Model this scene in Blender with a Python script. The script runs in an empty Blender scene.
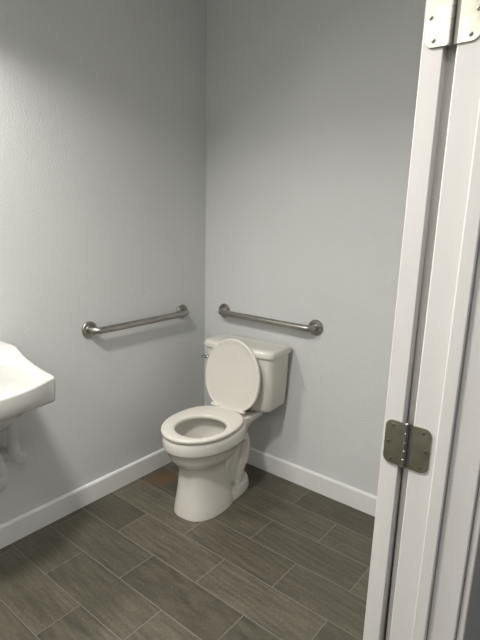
import bpy, bmesh, math, random
from mathutils import Vector, Matrix
S = bpy.context.scene
COL = S.collection
PI = math.pi

# ---------------------------------------------------------------- materials
def mat(name, base, rough=.5, metal=0., spec=.5, coat=0.):
    m = bpy.data.materials.new(name); m.use_nodes = True
    b = m.node_tree.nodes['Principled BSDF']
    b.inputs['Base Color'].default_value = (*base, 1)
    b.inputs['Roughness'].default_value = rough
    b.inputs['Metallic'].default_value = metal
    b.inputs['Specular IOR Level'].default_value = spec
    b.inputs['Coat Weight'].default_value = coat
    b.inputs['Coat Roughness'].default_value = .08
    return m
def nodes(m): return m.node_tree.nodes, m.node_tree.links, m.node_tree.nodes['Principled BSDF']
def coord(m, scale=(1, 1, 1), loc=(0, 0, 0)):
    n, l, b = nodes(m)
    g = n.new('ShaderNodeNewGeometry') if False else n.new('ShaderNodeTexCoord')
    mp = n.new('ShaderNodeMapping'); mp.inputs['Scale'].default_value = scale; mp.inputs['Location'].default_value = loc
    l.new(g.outputs['Object'], mp.inputs['Vector']); return mp.outputs['Vector']
def noise(m, vec, scale, detail=4, rough=.5):
    n, l, b = nodes(m); t = n.new('ShaderNodeTexNoise')
    t.inputs['Scale'].default_value = scale; t.inputs['Detail'].default_value = detail; t.inputs['Roughness'].default_value = rough
    l.new(vec, t.inputs['Vector']); return t.outputs['Fac']
def ramp(m, fac, stops):
    n, l, b = nodes(m); r = n.new('ShaderNodeValToRGB')
    while len(r.color_ramp.elements) < len(stops): r.color_ramp.elements.new(.5)
    for e, (p, c) in zip(r.color_ramp.elements, stops):
        e.position = p; e.color = (*c, 1) if len(c) == 3 else c
    l.new(fac, r.inputs['Fac']); return r.outputs['Color']
def bump(m, h, strength, dist=.001):
    n, l, b = nodes(m); bp = n.new('ShaderNodeBump')
    bp.inputs['Strength'].default_value = strength; bp.inputs['Distance'].default_value = dist
    l.new(h, bp.inputs['Height']); l.new(bp.outputs['Normal'], b.inputs['Normal']); return bp
def mix(m, fac, a, c, mode='MIX'):
    n, l, b = nodes(m); x = n.new('ShaderNodeMix'); x.data_type = 'RGBA'; x.blend_type = mode
    for s, v in ((x.inputs[0], fac), (x.inputs[6], a), (x.inputs[7], c)):
        if isinstance(v, (int, float)): s.default_value = v
        elif isinstance(v, tuple): s.default_value = (*v, 1)
        else: l.new(v, s)
    return x.outputs[2]
def varied(m, c1, c2, scale, bscale=None, bstr=0., bdist=.001, stretch=(1, 1, 1)):
    v = coord(m, stretch); n, l, b = nodes(m)
    l.new(ramp(m, noise(m, v, scale), [(.3, c1), (.7, c2)]), b.inputs['Base Color'])
    if bscale: bump(m, noise(m, v, bscale, 2), bstr, bdist)
    return m

M = {}
M['wall'] = varied(mat('wall_paint', (.5, .5, .5), .62), (.570, .582, .576), (.600, .612, .606), 1.7, 130, .7, .0022)
M['ceiling'] = varied(mat('ceiling_paint', (.7, .7, .7), .8), (.66, .67, .68), (.70, .71, .72), 2, 200, .3, .001)
M['trim'] = varied(mat('trim_paint', (.7, .7, .7), .42), (.61, .592, .574), (.66, .638, .62), 6, 90, .12, .0008, (1, 1, .25))
M['base'] = varied(mat('baseboard_paint', (.7, .7, .7), .40), (.70, .70, .69), (.75, .75, .74), 8, 60, .05)
M['door'] = varied(mat('door_paint', (.7, .7, .7), .42), (.61, .592, .574), (.66, .638, .62), 6, 90, .12, .0008, (1, 1, .25))
M['china'] = varied(mat('vitreous_china', (.8, .8, .8), .16, 0, .5, .3), (.60, .58, .53), (.64, .62, .57), 5)
M['seat'] = varied(mat('seat_plastic', (.8, .8, .8), .30), (.62, .595, .54), (.66, .635, .58), 5)
M['sink'] = varied(mat('sink_china', (.8, .8, .8), .15, 0, .5, .3), (.50, .50, .475), (.54, .54, .515), 5)
M['steel'] = varied(mat('brushed_steel', (.3, .3, .3), .34, 1.), (.30, .285, .26), (.44, .42, .39), 14, 400, .2, .0003, (1, 1, 6))
M['hinge'] = varied(mat('satin_nickel', (.4, .4, .4), .26, 1.), (.34, .33, .275), (.48, .46, .38), 40, 300, .1, .0002)
M['screw'] = mat('screw_metal', (.25, .24, .21), .4, 1.)
M['recess'] = mat('screw_recess', (.03, .03, .03), .6)
M['chrome'] = varied(mat('chrome', (.6, .6, .6), .12, 1.), (.55, .55, .56), (.65, .65, .66), 10)
M['plastic'] = varied(mat('white_pipe_plastic', (.6, .6, .6), .45), (.50, .51, .50), (.56, .57, .56), 12)
M['water'] = mat('water', (.55, .53, .48), .05)
M['caulk'] = mat('caulk_line', (.42, .39, .39), .8)

# floor: plank tiles laid in running bond
def floor_mat():
    m = mat('plank_tile', (.1, .1, .1), .42); n, l, b = nodes(m)
    v = coord(m)
    mp = n.new('ShaderNodeMapping'); mp.inputs['Location'].default_value = (-.296 + .4955 * 20, .7209 + .1789 * 28 + .1789, 0)
    mp.inputs['Location'].default_value[1] = .7209 + .1789 * 30
    l.new(v, mp.inputs['Vector'])
    br = n.new('ShaderNodeTexBrick'); l.new(mp.outputs['Vector'], br.inputs['Vector'])
    br.offset = .5; br.offset_frequency = 2; br.squash = 1
    for k, val in (('Scale', 1), ('Mortar Size', .0016), ('Mortar Smooth', .25), ('Bias', 0), ('Brick Width', .4955), ('Row Height', .1789)):
        br.inputs[k].default_value = val
    br.inputs['Color1'].default_value = (0, 0, 0, 1); br.inputs['Color2'].default_value = (1, 1, 1, 1); br.inputs['Mortar'].default_value = (.5, .5, .5, 1)
    tone = ramp(m, br.outputs['Color'], [(0, (.070, .062, .046)), (.5, (.094, .084, .063)), (1, (.118, .106, .080))])
    # grain that shifts from plank to plank
    ad = n.new('ShaderNodeVectorMath'); ad.operation = 'ADD'
    sc = n.new('ShaderNodeVectorMath'); sc.operation = 'SCALE'; sc.inputs['Scale'].default_value = 3.7
    l.new(br.outputs['Color'], sc.inputs[0]); l.new(v, ad.inputs[0]); l.new(sc.outputs[0], ad.inputs[1])
    st = n.new('ShaderNodeMapping'); st.inputs['Scale'].default_value = (1, 5.5, 1); l.new(ad.outputs[0], st.inputs['Vector'])
    g1 = noise(m, st.outputs['Vector'], 5.5, 6, .62)
    wv = n.new('ShaderNodeTexWave'); wv.wave_type = 'RINGS'; wv.rings_direction = 'Z'
    wv.inputs['Scale'].default_value = 2.3; wv.inputs['Distortion'].default_value = 9; wv.inputs['Detail'].default_value = 3
    l.new(st.outputs['Vector'], wv.inputs['Vector'])
    grain = ramp(m, g1, [(.3, (.72, .72, .72)), (.7, (1.25, 1.24, 1.2))])
    c = mix(m, 1.0, tone, grain, 'MULTIPLY')
    c = mix(m, .35, c, ramp(m, wv.outputs['Fac'], [(.1, (.72, .72, .72)), (.8, (1.1, 1.1, 1.1))]), 'MULTIPLY')
    c = mix(m, .5, c, ramp(m, noise(m, v, 90, 3), [(.35, (.75, .75, .75)), (.65, (1.2, 1.2, 1.2))]), 'MULTIPLY')
    # rusty water stain in the corner beside the toilet
    dv = n.new('ShaderNodeMapping'); dv.vector_type = 'POINT'
    dv.inputs['Location'].default_value = (-.10 * 5.2, .46 * 4.6, 0); dv.inputs['Scale'].default_value = (5.2, 4.6, 1); l.new(v, dv.inputs['Vector'])
    ln = n.new('ShaderNodeVectorMath'); ln.operation = 'LENGTH'; l.new(dv.outputs['Vector'], ln.inputs[0])
    wob = n.new('ShaderNodeMath'); wob.operation = 'MULTIPLY_ADD'; wob.inputs[1].default_value = 1.1
    l.new(noise(m, v, 9, 3), wob.inputs[0]); l.new(ln.outputs['Value'], wob.inputs[2])
    stain = ramp(m, wob.outputs[0], [(.75, (1, 1, 1)), (1.6, (0, 0, 0))])
    sf = n.new('ShaderNodeMath'); sf.operation = 'MULTIPLY'; sf.inputs[1].default_value = .72; l.new(stain, sf.inputs[0])
    c = mix(m, sf.outputs[0], c, (.125, .066, .024))
    c = mix(m, br.outputs['Fac'], c, (.185, .175, .155))
    l.new(c, b.inputs['Base Color'])
    l.new(ramp(m, g1, [(.2, (.36, .36, .36)), (.8, (.5, .5, .5))]), b.inputs['Roughness'])
    inv = n.new('ShaderNodeMath'); inv.operation = 'MULTIPLY_ADD'; inv.inputs[1].default_value = -1; inv.inputs[2].default_value = 1
    l.new(br.outputs['Fac'], inv.inputs[0])
    h = n.new('ShaderNodeMath'); h.operation = 'MULTIPLY_ADD'; h.inputs[1].default_value = .25
    l.new(g1, h.inputs[0]); l.new(inv.outputs[0], h.inputs[2])
    bump(m, h.outputs[0], .5, .0012)
    return m
M['floor'] = floor_mat()

# ---------------------------------------------------------------- helpers
def obj(name, bm, m, parent=None, smooth=True, bevel=0., seg=2, angle=40, sub=0):
    me = bpy.data.meshes.new(name)
    bmesh.ops.recalc_face_normals(bm, faces=bm.faces[:])
    bm.to_mesh(me); bm.free(); me.materials.append(m)
    o = bpy.data.objects.new(name, me); COL.objects.link(o); o.parent = parent
    if smooth:
        for p in me.polygons: p.use_smooth = True
        me.set_sharp_from_angle(angle=math.radians(angle))
    if bevel:
        b = o.modifiers.new('bevel', 'BEVEL'); b.width = bevel; b.segments = seg; b.limit_method = 'ANGLE'; b.angle_limit = math.radians(35)
        for p in me.polygons: p.use_smooth = True
        b.harden_normals = False
        me.set_sharp_from_angle(angle=math.radians(60))
    if sub:
        s = o.modifiers.new('sub', 'SUBSURF'); s.levels = sub; s.render_levels = sub
    return o
def tag(o, label, cat, group=None):
    o['label'] = label; o['category'] = cat
    if group: o['group'] = group
    return o
def thing(name, label, cat, loc=(0, 0, 0), rz=0, group=None):
    o = bpy.data.objects.new(name, None); o.empty_display_size = .05; COL.objects.link(o)
    o.location = loc; o.rotation_euler = (0, 0, rz); return tag(o, label, cat, group)
def structure(o): o['kind'] = 'structure'; return o
def box(bm, a, b):
    vs = [bm.verts.new((x, y, z)) for x in (a[0], b[0]) for y in (a[1], b[1]) for z in (a[2], b[2])]
    for f in ((0, 1, 3, 2), (4, 6, 7, 5), (0, 4, 5, 1), (2, 3, 7, 6), (0, 2, 6, 4), (1, 5, 7, 3)): bm.faces.new([vs[i] for i in f])
def bx(*ab):
    bm = bmesh.new()
    for a, b in ab: box(bm, a, b)
    return bm
def loft(bm, rings, cap0=True, cap1=True):
    R = [[bm.verts.new(p) for p in r] for r in rings]; n = len(R[0])
    for a, b in zip(R, R[1:]):
        for i in range(n):
            j = (i + 1) % n; bm.faces.new((a[i], a[j], b[j], b[i]))
    if cap0: bm.faces.new(R[0][::-1])
    if cap1: bm.faces.new(R[-1])
    return R
def tube(bm, pts, r, n=20, cap=True):
    pts = [Vector(p) for p in pts]; rad = r if isinstance(r, (list, tuple)) else [r] * len(pts)
    t0 = (pts[1] - pts[0]).normalized()
    up = Vector((0, 0, 1)) if abs(t0.z) < .9 else Vector((1, 0, 0))
    nx = t0.cross(up).normalized(); rings = []
    for i, p in enumerate(pts):
        t = (pts[min(i + 1, len(pts) - 1)] - pts[max(i - 1, 0)]).normalized()
        nx = (nx - t * nx.dot(t)).normalized(); ny = t.cross(nx)
        rings.append([p + (nx * math.cos(2 * PI * k / n) + ny * math.sin(2 * PI * k / n)) * rad[i] for k in range(n)])
    loft(bm, rings, cap, cap)
def cyl(bm, a, b, r0, r1=None, n=32):
    a = Vector(a); b = Vector(b); tube(bm, [a, b], [r0, r0 if r1 is None else r1], n)
def lathe(bm, prof, origin, axis, n=36):
    """prof: list of (radius, distance along axis)"""
    ax = Vector(axis).normalized(); up = Vector((0, 0, 1)) if abs(ax.z) < .9 else Vector((1, 0, 0))
    u = ax.cross(up).normalized(); v = ax.cross(u); o = Vector(origin)
    loft(bm, [[o + ax * d + (u * math.cos(2 * PI * k / n) + v * math.sin(2 * PI * k / n)) * max(r, 1e-4) for k in range(n)] for r, d in prof])
def arc(c, r, a0, a1, u, v, n=8):
    c = Vector(c); u = Vector(u); v = Vector(v)
    return [c + (u * math.cos(a0 + (a1 - a0) * k / n) + v * math.sin(a0 + (a1 - a0) * k / n)) * r for k in range(n + 1)]
def egg(yf, yb, hw, z, n=64, ex=2.0, exb=None, yw=.5):
    """closed outline in plan: front tip at yf (more negative), back at yb, widest at fraction yw from the back"""
    exb = exb or ex; yc = yb + (yf - yb) * yw; out = []
    for k in range(n):
        t = 2 * PI * k / n; c, s = math.cos(t), math.sin(t)
        e = ex if s < 0 else exb
        x = hw * math.copysign(abs(c) ** (2 / e), c)
        y = yc + (abs(yf - yc) if s < 0 else abs(yb - yc)) * math.copysign(abs(s) ** (2 / e), s)
        out.append(Vector((x, y, z)))
    return out
def prism(bm, poly, z0, z1):
    loft(bm, [[(x, y, z0) for x, y in poly], [(x, y, z1) for x, y in poly]])

# ---------------------------------------------------------------- setting
CEIL = 2.53; XR = 1.695; XO = 1.81; YH = -1.25; YN = -2.172; HEAD = 2.032; YB = -3.7; XH = 3.3
f = obj('floor', bx(((-.12, YB - .1, -.1), (XH, .1, 0))), M['floor'], smooth=False); structure(f)
structure(obj('ceiling', bx(((-.12, YB - .1, CEIL), (XH, .1, CEIL + .1))), M['ceiling'], smooth=False))
structure(obj('wall_left', bx(((-.12, YB, 0), (0, .1, CEIL))), M['wall'], smooth=False))
structure(obj('wall_back', bx(((0, 0, 0), (XH, .1, CEIL))), M['wall'], smooth=False))
structure(obj('wall_front', bx(((-.12, YB - .1, 0), (XH, YB, CEIL))), M['wall'], smooth=False))
structure(obj('wall_right', bx(((XR, YH + .02, 0), (XO, 0, CEIL)), ((XR, YB, 0), (XO, YN - .02, CEIL)), ((XR, YN - .02, HEAD + .02), (XO, YH + .02, CEIL))), M['wall'], smooth=False))
structure(obj('wall_corridor', bx(((XH, YB - .1, 0), (XH + .1, .1, CEIL))), M['wall'], smooth=False))
# baseboards with a small eased top
BH = .1035
def bprof(t=.014): return [(0, 0), (t, 0), (t, BH - .010), (t - .003, BH - .003), (t - .007, BH), (0, BH)]
def baseboard(name, p0, p1, nrm):
    bm = bmesh.new(); n = Vector(nrm)
    loft(bm, [[Vector(p) + n * a + Vector((0, 0, b)) for a, b in bprof()] for p in (p0, p1)])
    o = obj(name, bm, M['base'], smooth=False); return structure(o)
baseboard('baseboard_left', (0.0005, YB + .001, 0.0005), (0.0005, -.0005, 0.0005), (1, 0, 0))
baseboard('baseboard_back', (.0145, -.0005, 0.0005), (XR - .001, -.0005, 0.0005), (0, -1, 0))
baseboard('baseboard_right', (XR - .0005, -.015, 0.0005), (XR - .0005, YH + .071, 0.0005), (-1, 0, 0))
# door frame: jambs with stops, head, casings
def trimpiece(name, bm, parent=None, bevel=.002):
    o = obj(name, bm, M['trim'], parent, bevel=bevel, seg=3); 
    return structure(o) if parent is None else o
j1 = trimpiece('trim_1', bx(((1.6885, YH, 0), (XO, YH + .0195, HEAD))), bevel=.003)
trimpiece('door_stop', bx(((1.7345, YH - .009, 0), (1.7600, YH, HEAD - .012))), j1, .003)
bm = bx(((1.7600, YH - .0008, 0), (1.7618, YH, HEAD - .012))); obj('caulk_line', bm, M['caulk'], j1)
j2 = trimpiece('trim_2', bx(((1.6885, YN - .0195, 0), (XO, YN, HEAD))), bevel=.003)
trimpiece('door_stop', bx(((1.7345, YN, 0), (1.7620, YN + .012, HEAD - .012))), j2)
j3 = trimpiece('trim_3', bx(((1.6885, YN - .0195, HEAD + .0005), (XO, YH + .0195, HEAD + .0195))))
trimpiece('door_stop', bx(((1.7345, YN + .001, HEAD - .0115), (1.7620, YH - .001, HEAD))), j3)
def casing(name, x0, x1, r=.006):
    w = .062
    return trimpiece(name, bx(((x0, YH + r, 0), (x1, YH + r + w, HEAD + r + w)), ((x0, YN - r - w, 0), (x1, YN - r, HEAD + r + w)),
                       ((x0, YN - r, HEAD + r), (x1, YH + r, HEAD + r + w))), bevel=.003)
c4 = casing('trim_4', XO + .0003, XO + .0135)     # corridor side
casing('trim_5', 1.6705, XR - .0003, .021)         # room side, behind the open door
# the door swung fully open against the room side of the wall
DX0, DX1 = 1.6325, 1.6685
d = obj('door_1', bx(((DX0, YH + .001, .012), (DX1, YH + .912, 2.026))), M['door'], bevel=.0018, seg=2); structure(d)

# ---------------------------------------------------------------- hinges
def hinge(zc, label):
    h = .0445                                      # half height
    t = thing('door_hinge', label, 'hinge', (1.679, YH, zc - h), 0, 'butt hinges on the open door')
    def leaf(x0, x1, cornerside):
        # plate in the x-z plane with rounded outer corners
        r = .0145; pts = []
        xo, xi = (x0, x1) if cornerside < 0 else (x1, x0)
        s = 1 if cornerside < 0 else -1
        pts.append((xi, 0)); 
        for k in range(7):
            a = PI / 2 * k / 6; pts.append((xo + s * (r - r * math.sin(a)), r - r * math.cos(a)))
        for k in range(7):
            a = PI / 2 * k / 6; pts.append((xo + s * (r - r * math.cos(a)), 2 * h - r + r * math.sin(a)))
        pts.append((xi, 2 * h))
        bm = bmesh.new()
        loft(bm, [[(x - 1.679, -y, z) for x, z in pts] for y in (.0002, .0026)])
        o = obj('leaf', bm, M['hinge'], t, smooth=False)
        bv = o.modifiers.new('b', 'BEVEL'); bv.width = .0006; bv.segments = 2; bv.limit_method = 'ANGLE'
        xm = (x0 + x1) / 2
        for px_, z in ((xo + s * .015, .010), (xo + s * .0078, h), (xo + s * .015, 2 * h - .010)):
            bm = bmesh.new(); lathe(bm, [(.0036, .0), (.0036, .0006), (.0028, .0010), (.0012, .0011)], (px_ - 1.679, -.0024, z), (0, -1, 0), 18)
            sc = obj('screw', bm, M['screw'], o)
            bm = bmesh.new(); lathe(bm, [(.0013, 0), (.0013, .0003)], (px_ - 1.679, -.0034, z), (0, -1, 0), 10)
            ob = obj('screw_recess', bm, M['recess'], o)
    leaf(1.6375, 1.6755, -1); leaf(1.6895, 1.7245, 1)
    bm = bmesh.new(); prof = [(.002, -.002), (.0036, -.0005)]
    nk = 5; L = 2 * h
    for k in range(nk):
        a = L * k / nk; b = L * (k + 1) / nk
        prof += [(.0036, a + .0002), (.0042, a + .0008), (.0042, b - .0008), (.0036, b - .0002)]
    prof += [(.0036, L + .0005), (.002, L + .002)]
    lathe(bm, prof, (0, -.0035, 0), (0, 0, 1), 24)
    # curled tabs joining the leaves to the barrel
    box(bm, (-.0045, -.0026, .0), (-.0002, -.0004, L)); box(bm, (.0, -.0012, .0), (.0112, -.0004, L))
    obj('barrel', bm, M['screw'], t, angle=30)
hinge(1.0245, 'dull grey butt hinge at middle height on the white door frame')
hinge(1.7580, 'bright shiny butt hinge near the top of the white door frame')

# the hinge side of the frame stands a touch out of plumb, door and hinges with it
bpy.context.view_layer.update()
piv = Matrix.Translation((1.68, YH, 1.02)); lean = piv @ Matrix.Rotation(math.radians(.42), 4, 'Y') @ piv.inverted()
for o in list(COL.objects):
    if o.parent is None and (o.name in ('trim_1', 'door_1', 'trim_4') or o.name.startswith('door_hinge')): o.matrix_world = lean @ o.matrix_world

# ---------------------------------------------------------------- grab bars
def grab_bar(p0, p1, nrm, label):
    p0 = Vector(p0); p1 = Vector(p1); n = Vector(nrm); mid = (p0 + p1) / 2
    t = thing('grab_bar', label, 'grab bar', mid, 0, 'stainless steel grab bars')
    a = p0 - mid; b = p1 - mid; d = (b - a).normalized(); out = .058; R = .036
    pts = [a + n * .002, a + n * (out - R)]
    pts += arc(a + n * (out - R) + d * R, R, 0, PI / 2, -d, n, 8)[1:]
    pts += [a + (b - a) * k / 8 + n * out for k in range(1, 8)]
    pts += arc(b + n * (out - R) - d * R, R, PI / 2, 0, d, n, 8)
    pts += [b + n * .002]
    bm = bmesh.new(); tube(bm, pts, .0165, 24); obj('bar', bm, M['steel'], t, angle=60)
    for q in (a, b):
        bm = bmesh.new(); lathe(bm, [(.039, .0005), (.040, .002), (.040, .008), (.038, .0105), (.030, .0115), (.022, .0118), (.0205, .0135), (.0165, .0138)], q, n, 40)
        fl = obj('flange', bm, M['steel'], t, angle=30)
        for k in range(3):
            an = PI / 2 + k * 2 * PI / 3; v = Vector((0, 0, 1)); u = n.cross(v)
            bm = bmesh.new(); lathe(bm, [(.0042, 0), (.0042, .0012), (.0025, .0020)], q + (u * math.cos(an) + v * math.sin(an)) * .029 + n * .0112, n, 14)
            obj('screw', bm, M['screw'], fl)
grab_bar((0, -.805, .889), (0, -.196, .889), (1, 0, 0), 'stainless steel grab bar on the left wall between sink and corner')
grab_bar((.158, 0, .889), (.762, 0, .889), (0, -1, 0), 'stainless steel grab bar on the back wall above the toilet tank')

# ---------------------------------------------------------------- toilet
TX, TY = .437, -.42
T = thing('toilet', 'white two-piece toilet with raised lid standing in the corner', 'toilet', (TX, TY, 0), math.radians(4))
def sh(r): return [Vector((p[0], p[1] - TY, p[2])) for p in r]     # outlines are written with y measured from the back wall
def ring(z, yf, yb, hw, ex=2.0, exb=None, yw=.5): return sh(egg(yf, yb, hw, z, 72, ex, exb, yw))
bm = bmesh.new()
# outer skin of bowl and column, over the rim and down inside
R_ = [ring(0, -.637, -.30, .1255, 2.5, 2.2, .45), ring(.010, -.637, -.30, .1255, 2.5, 2.2, .45), ring(.06, -.629, -.31, .118, 2.5, 2.2, .45),
      ring(.13, -.617, -.33, .105, 2.6, 2.2, .45), ring(.20, -.613, -.34, .098, 2.6, 2.2, .45), ring(.245, -.616, -.345, .099, 2.4, 2.2, .45),
      ring(.258, -.626, -.33, .110, 2.1, 2.1, .46), ring(.270, -.645, -.30, .127, 2.1, 2.1, .48), ring(.290, -.665, -.28, .145, 2.05, 2.1, .5), ring(.315, -.680, -.26, .156, 2.0, 2.1, .5),
      ring(.348, -.688, -.25, .162, 2.0, 2.1, .5), ring(.353, -.694, -.24, .168, 2.0, 2.2, .5), ring(.358, -.703, -.235, .174, 2.0, 2.3, .5), ring(.366, -.706, -.232, .1765, 2.0, 2.3, .5), ring(.395, -.706, -.232, .1765, 2.0, 2.3, .5),
      ring(.412, -.704, -.232, .175, 2.0, 2.3, .5), ring(.420, -.699, -.236, .171, 2.0, 2.3, .5), ring(.423, -.688, -.25, .161, 2.0, 2.3, .5),
      ring(.423, -.660, -.355, .122, 2.0, 2.1, .5), ring(.417, -.655, -.360, .118, 2.0, 2.1, .5), ring(.403, -.658, -.355, .121, 2.0, 2.1, .5), ring(.392, -.672, -.345, .140, 2.0, 2.1, .5),
      ring(.34, -.655, -.360, .126, 2.0, 2.1, .5), ring(.28, -.61, -.385, .088, 2.0, 2.1, .5), ring(.23, -.57, -.42, .058, 2.0, 2.1, .5), ring(.20, -.54, -.45, .035, 2, 2, .5)]
loft(bm, R_)
# foot running back under the trapway
loft(bm, [ring(0.0005, -.60, -.150, .112, 3.0, 2.6, .4), ring(.010, -.60, -.150, .112, 3.0, 2.6, .4), ring(.042, -.59, -.155, .106, 3.0, 2.6, .4), ring(.054, -.585, -.162, .098, 3.0, 2.6, .4), ring(.060, -.57, -.175, .080, 3.0, 2.6, .4)])
# body behind the column up to the tank deck
loft(bm, [ring(.04, -.47, -.185, .072, 3.0, 2.6), ring(.12, -.44, -.205, .066, 3.0, 2.6), ring(.20, -.40, -.205, .064, 3, 2.6), ring(.28, -.345, -.185, .072, 3, 2.6),
          ring(.34, -.330, -.150, .085, 3, 2.8), ring(.375, -.33, -.100, .105, 3, 3), ring(.390, -.33, -.055, .118, 3.5, 4), ring(.418, -.33, -.050, .122, 3.5, 4), ring(.425, -.32, -.056, .116, 3.5, 4)])
# trapway relief on each side
for s in (-1, 1):
    P = [(.050 * s, -.46, .13), (.060 * s, -.40, .20), (.064 * s, -.34, .275), (.066 * s, -.285, .315), (.064 * s, -.235, .295), (.060 * s, -.215, .235), (.058 * s, -.225, .17), (.060 * s, -.265, .115), (.062 * s, -.29, .06), (.06 * s, -.295, .03)]
    Q = []
    for i in range(len(P) - 1):                       # Catmull-Rom
        a, b_, c, e = [Vector(P[max(0, min(len(P) - 1, i + k))]) for k in (-1, 0, 1, 2)]
        for q in range(5):
            u = q / 5; Q.append(.5 * ((2 * b_) + (-a + c) * u + (2 * a - 5 * b_ + 4 * c - e) * u * u + (-a + 3 * b_ - 3 * c + e) * u ** 3))
    Q.append(Vector(P[-1])); tube(bm, sh(Q), .034, 18)
bowl = obj('bowl', bm, M['china'], T, angle=50)
bm = bmesh.new(); loft(bm, [ring(.2385, -.575, -.415, .062), ring(.2400, -.575, -.415, .062)]); obj('water', bm, M['water'], bowl)
for s in (-1, 1):
    bm = bmesh.new(); lathe(bm, [(.0165, 0), (.0165, .008), (.015, .018), (.010, .025), (.003, .028)], (.086 * s, -.315 - TY, .052), (0, 0, 1), 24)
    obj('bolt_cap', bm, M['seat'], T)
# seat ring
def seat_rings(yf, yb, hw, iyf, iyb, ihw, z0, z1):
    o = lambda d, z: ring(z, yf + d, yb - d, hw - d, 2.0, 2.5, .5)
    i = lambda d, z: ring(z, iyf - d, iyb + d, ihw + d, 2.0, 2.15, .5)
    i0 = i; i = lambda d, z: [q + Vector((.020, 0, 0)) for q in i0(d, z)]
    rs = [o(0.004, z0), o(0, z0 + .004), o(0, z1 - .006), o(.003, z1 - .002), o(.010, z1), o(.022, z1 + .0012), i(.012, z1), i(.004, z1 - .002), i(0, z1 - .007), i(.001, z0 + .002), i(.005, z0)]
    return rs
bm = bmesh.new(); rs = seat_rings(-.712, -.275, .1745, -.655, -.402, .118, .4285, .4470)
R2 = loft(bm, rs, False, False)
for k in range(len(R2[0])):
    j = (k + 1) % len(R2[0]); bm.faces.new((R2[-1][k], R2[-1][j], R2[0][j], R2[0][k]))
seat = obj('seat', bm, M['seat'], T, angle=50)
for s in (-1, 1):
    for y in (-.36,):
        bm = bmesh.new(); box(bm, (.135 * s - .012, y - TY - .006, .4225), (.135 * s + .012, y - TY + .006, .4290)); obj('bumper', bm, M['seat'], seat)
# lid: built lying in its own plane then leaned back against the tank
bm = bmesh.new(); LL = .378
def lr(d, w): return [Vector((p[0], w, -p[1])) for p in egg(-LL + d, 0.0 - d * .3, .171 - d, 0, 72, 2.0, 2.4, .47)]
loft(bm, [lr(.006, .020), lr(.001, .016), lr(0, .010), lr(.001, .004), lr(.004, .0012), lr(.008, 0), lr(.013, .0022), lr(.05, .0045), lr(.1, .0058), lr(.15, .006)])
A = math.radians(-5.6)
lid = obj('lid', bm, M['seat'], T, angle=50); lid.location = (.010, -.290 - TY, .441); lid.rotation_euler = (A, 0, 0)
# hinges of the seat
for s in (-1, 1):
    bm = bmesh.new(); cyl(bm, (.078 * s - .028, -.282 - TY, .4500), (.078 * s + .028, -.282 - TY, .4500), .0105, None, 20)
    box(bm, (.078 * s - .020, -.282 - TY, .4245), (.078 * s + .020, -.258 - TY, .452))
    obj('seat_hinge', bm, M['seat'], T, bevel=.003)
# tank
def rr(z, x0, x1, yb, yf, bow, r=.03, n=8):
    """rounded rectangle with a bowed front, y from wall"""
    out = []
    for cx, cy, a0 in ((x1 - r, yb - r * .6, 0), (x0 + r, yb - r * .6, PI / 2), (x0 + r, yf + r, PI), (x1 - r, yf + r, 1.5 * PI)):
        ry = r * .6 if a0 < 1.7 else r
        for k in range(n + 1):
            a = a0 + PI / 2 * k / n; out.append([cx + r * math.cos(a), cy + ry * math.sin(a)])
        if a0 == PI:
            for k in range(1, 12):
                out.append([x0 + r + (x1 - x0 - 2 * r) * k / 12, yf])
    res = []
    for x, y in out:
        w = 1 - ((x - (x0 + x1) / 2) / ((x1 - x0) / 2)) ** 2
        g = max(0, min(1, (yb - y) / (yb - yf)))
        res.append(Vector((x, y - bow * w * g - TY, z)))
    return res
XC = .006
bm = bmesh.new()
def tk(z, hw, yf, yb=-.038, r=.026, b=.022): return rr(z, XC - hw, XC + hw, yb, yf, b, r)
loft(bm, [tk(.434, .15, -.175, -.065), tk(.437, .178, -.188, -.05), tk(.446, .192, -.197), tk(.462, .198, -.202), tk(.55, .205, -.208), tk(.65, .2095, -.213), tk(.735, .212, -.217)])
tank = obj('tank', bm, M['china'], T, angle=45)
bm = bmesh.new()
def tl(z, e): return rr(z, XC - .221 + e, XC + .221 - e, -.028 - e, -.226 + e, .024, .024)
loft(bm, [tl(.7355, .004), tl(.738, .001), tl(.742, 0), tl(.760, 0), tl(.768, .003), tl(.7735, .010), tl(.776, .022), tl(.777, .05)])
obj('tank_lid', bm, M['china'], T, angle=50)
bm = bmesh.new()
lathe(bm, [(.0125, 0), (.0125, .006), (.009, .010), (.006, .018), (.006, .022)], (XC - .165, -.226 - TY, .690), (0, -1, 0), 24)
tube(bm, [(XC - .165, -.246 - TY, .690), (XC - .175, -.248 - TY, .690), (XC - .190, -.249 - TY, .688), (XC - .208, -.249 - TY, .684)], [.006, .0075, .0085, .0065], 16)
obj('flush_lever', bm, M['chrome'], T)

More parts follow.
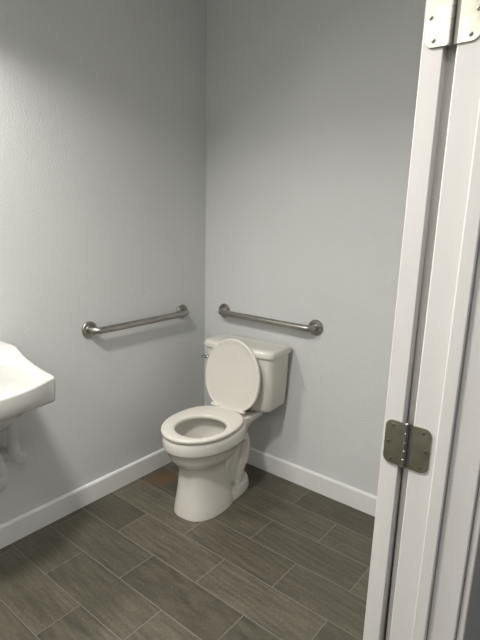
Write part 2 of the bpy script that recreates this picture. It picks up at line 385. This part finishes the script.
# ---------------------------------------------------------------- sink
SX, SY = 0.0, -1.472
K = thing('wall_sink', 'white wall-hung sink with raised back ledge on left wall', 'sink', (0.0005, SY, .70))
HWD = .252
def top_h(x):
    P = [(0, .918), (.118, .918), (.135, .914), (.160, .902), (.195, .887), (.26, .873), (.33, .863), (.40, .857), (.52, .855)]
    for (a, ha), (b, hb) in zip(P, P[1:]):
        if x <= b: return ha + (hb - ha) * max(0, (x - a)) / (b - a)
    return P[-1][1]
def plan(inset):
    pts = []; w = HWD - inset; x1 = .402; bow = .075; r = .028
    def fx(y): return x1 + bow * (1 - (y / HWD) ** 2) - inset
    for k in range(14): pts.append((0 + (x1 - r - inset) * k / 14 + .0, w))
    y0 = w - r; xf = fx(y0)
    for k in range(9):
        a = PI / 2 * (1 - k / 8); pts.append((xf - r + r * math.cos(a), y0 + r * math.sin(a)))
    for k in range(1, 24):
        y = y0 - 2 * y0 * k / 24; pts.append((fx(y), y))
    for k in range(9):
        a = -PI / 2 * k / 8; pts.append((xf - r + r * math.cos(a), -y0 + r * math.sin(a)))
    for k in range(14): pts.append(((x1 - r - inset) * (13 - k) / 14, -w))
    n = 18
    for k in range(1, n): pts.append((0, -w + 2 * w * k / n))
    return pts
P0 = plan(0); BC = (.278, 0)
def inner(s, z):                                          # basin outline matched point by point by angle
    out = []
    for x, y in P0:
        a = math.atan2(y / .25, (x - BC[0]) / .2)
        out.append((BC[0] + (.168 if math.cos(a) > 0 else .13) * s * math.cos(a), .218 * s * math.sin(a), z)) 
    return out
def tring(inset, dz): return [(x, y, top_h(x) + dz - .70) for x, y in plan(inset)]
def lerp(A_, B_, t, z=None): return [(a[0] + (b[0] - a[0]) * t, a[1] + (b[1] - a[1]) * t, (a[2] + (b[2] - a[2]) * t) if z is None else z) for a, b in zip(A_, B_)]
rim = inner(1.0, .855 - .70); edge = tring(.010, 0.0)
def mid(t):
    L_ = lerp(edge, rim, t); return [(x, y, max(top_h(x) - .70 - .004 * t, 0)) for x, y, z in L_]
bz = lambda x: .064 + .30 * max(0, x - .40)
bot = [(x, y, bz(x)) for x, y in plan(.006)]
und = lambda s, z: [(BC[0] - .02 + (x - BC[0]) * s, y * s, z) for x, y, _ in inner(1.12, 0)]
rings = [und(.12, -.030), und(.35, -.026), und(.60, -.006), und(.78, .03), und(.88, .055), [(x, y, bz(x) - .002) for x, y in plan(.012)], bot, [(x, y, bz(x) + .006) for x, y in plan(.003)],
         [(x, y, max(.105, .070 + (top_h(x) - .77) * .5)) for x, y in plan(0)], tring(0, -.008), tring(.001, -.004), tring(.004, -.001), edge, mid(.33), mid(.66),
         [(x, y, top_h(x) - .705) for x, y, z in inner(1.0, 0)], [(x, y, top_h(x) - .716) for x, y, z in inner(.955, 0)], inner(.90, .115), inner(.82, .07), inner(.66, .035), inner(.4, .022), inner(.12, .018)]
bm = bmesh.new(); loft(bm, rings); obj('basin', bm, M['sink'], K, angle=60)
bm = bmesh.new(); lathe(bm, [(.024, 0), (.024, .003), (.016, .004)], (BC[0], 0, .0175), (0, 0, 1), 24); obj('drain', bm, M['chrome'], K)
# supply pipe with covered stop valve, and the covered trap, below the sink
def wp(x, y, z): return (x, y - SY, z - .70)
t = thing('supply_pipe', 'white supply pipe with rounded stop valve under the sink', 'pipe', (.095, -1.252, .40))
def lp(x, y, z): return (x - .095, y + 1.252, z - .40)
bm = bmesh.new(); tube(bm, [lp(.098, -1.252, .775), lp(.098, -1.252, .60), lp(.098, -1.252, .53), lp(.098, -1.250, .48), lp(.098, -1.248, .44)], [.019, .019, .0195, .024, .026], 24)
obj('pipe', bm, M['plastic'], t)
bm = bmesh.new(); tube(bm, [lp(.0008, -1.275, .455), lp(.04, -1.270, .452), lp(.098, -1.248, .448), lp(.115, -1.237, .443)], [.021, .024, .027, .024], 24)
obj('valve_body', bm, M['plastic'], t)
bm = bmesh.new(); ax = Vector((.70, -.35, .20)).normalized()
o0 = Vector(lp(.114, -1.230, .440)); lathe(bm, [(.012, -.02), (.020, -.012), (.026, 0), (.027, .008), (.024, .014), (.014, .018), (.003, .019)], o0, ax, 28)
obj('valve_handle', bm, M['plastic'], t)
t = thing('drain_trap', 'white covered drain trap bending back to the wall under the sink', 'pipe', (.20, -1.375, .375))
def lt(x, y, z): return (x - .20, y + 1.40, z - .36)
bm = bmesh.new()
pts = [lt(.262, -1.472, .655), lt(.262, -1.468, .56), lt(.258, -1.455, .48)] + [lt(.245, -1.44, .43), lt(.225, -1.415, .405), lt(.20, -1.385, .405), lt(.175, -1.375, .43), lt(.155, -1.375, .47), lt(.13, -1.378, .495), lt(.09, -1.38, .50), lt(.001, -1.38, .50)]
tube(bm, pts, [.021, .024, .030, .034, .036, .036, .034, .030, .027, .024, .024], 24); obj('trap_bend', bm, M['plastic'], t, sub=1)
bm = bmesh.new(); lathe(bm, [(.036, 0.0), (.036, .003), (.030, .008)], lt(.0008, -1.38, .50), (1, 0, 0), 28); obj('wall_flange', bm, M['plastic'], t)

# ---------------------------------------------------------------- lights
def lamp(name, loc, power, size, col=(1, 1, 1), shape='DISK', rot=(0, 0, 0), spread=180):
    ld = bpy.data.lights.new(name, 'AREA'); ld.energy = power; ld.size = size; ld.shape = shape; ld.color = col
    ld.spread = math.radians(spread)
    o = bpy.data.objects.new(name, ld); o.location = loc; o.rotation_euler = rot; COL.objects.link(o); return o
def fixture(x, y, r, label, e):
    t = thing('ceiling_light', label, 'lamp', (x, y, CEIL - .0005), 0, 'round ceiling lights')
    bm = bmesh.new(); lathe(bm, [(r + .02, 0), (r + .02, .02), (r + .006, .035), (r + .002, .03), (r, .02)], (0, 0, 0), (0, 0, -1), 48); obj('housing', bm, M['base'], t)
    m = mat('lit_diffuser', (.9, .9, .9), .4); b = m.node_tree.nodes['Principled BSDF']
    b.inputs['Emission Color'].default_value = (1, .98, .94, 1); b.inputs['Emission Strength'].default_value = e
    bm = bmesh.new(); lathe(bm, [(r, .02), (r, .028), (r * .6, .032), (.01, .034)], (0, 0, 0), (0, 0, -1), 48); obj('diffuser', bm, m, t)
fixture(1.0, -1.90, .13, 'round ceiling light over the middle of the room', 4)
fixture(.93, -3.42, .15, 'round ceiling light at the far end of the room', 4)
lamp('room_lamp', (1.0, -1.90, CEIL - .045), 34, .24, (1, .965, .91), spread=145)
lamp('far_lamp', (.93, -3.42, CEIL - .045), 21, .30, (1, .95, .89), spread=155)
fixture(2.6, -2.3, .15, 'round ceiling light in the corridor', 2)
lamp('corridor_lamp', (2.6, -2.3, CEIL - .045), 10, .30, (.90, .93, 1))
# light bar on the left wall above the sink (just outside the photograph)
VY = -1.62
t = thing('vanity_light', 'long wall light above the sink on the left wall', 'lamp', (0.0005, VY, 2.16))
obj('backplate', bx(((0, -.30, 0), (.025, .30, .11))), M['chrome'], t, bevel=.004)
bm = bmesh.new(); lathe(bm, [(.02, 0), (.05, .004), (.05, .596), (.02, .60)], (.095, -.30, .075), (0, 1, 0), 24)
m = mat('lit_shade', (.9, .9, .9), .4); b = m.node_tree.nodes['Principled BSDF']
b.inputs['Emission Color'].default_value = (1, .97, .92, 1); b.inputs['Emission Strength'].default_value = 1.5
obj('lamp_shade', bm, m, t)
o = lamp('vanity_lamp', (.13, VY, 2.165), 18, .56, (1, .97, .92), 'RECTANGLE', (0, -math.radians(32), 0), 165)
o.rotation_euler = (0, -math.radians(32), 0); o.data.size = .08; o.data.size_y = .56
w = bpy.data.worlds.new('world'); S.world = w; w.use_nodes = True
w.node_tree.nodes['Background'].inputs['Color'].default_value = (.6, .65, .7, 1); w.node_tree.nodes['Background'].inputs['Strength'].default_value = .1

# ---------------------------------------------------------------- camera (solved from the photograph's lines)
yaw, pitch, roll, fpx = -.6749, -.2175, .0225, 490.96
fw = Vector((math.sin(yaw) * math.cos(pitch), math.cos(yaw) * math.cos(pitch), math.sin(pitch)))
r0 = Vector((math.cos(yaw), -math.sin(yaw), 0)); u0 = r0.cross(fw)
r = math.cos(roll) * r0 + math.sin(roll) * u0; u = -math.sin(roll) * r0 + math.cos(roll) * u0
cd = bpy.data.cameras.new('camera'); cam = bpy.data.objects.new('camera', cd); COL.objects.link(cam)
Mx = Matrix((r, u, -fw)).transposed().to_4x4(); Mx.translation = Vector((1.9657, -2.1187, 1.4494)); cam.matrix_world = Mx
cd.sensor_fit = 'VERTICAL'; cd.sensor_height = 24; cd.lens = 24 * fpx / 640; cd.clip_start = .02
S.camera = cam
S.view_settings.view_transform = 'Standard'; S.view_settings.look = 'None'; S.view_settings.gamma = 1; S.view_settings.use_curve_mapping = False
S.view_settings.exposure = -0.22
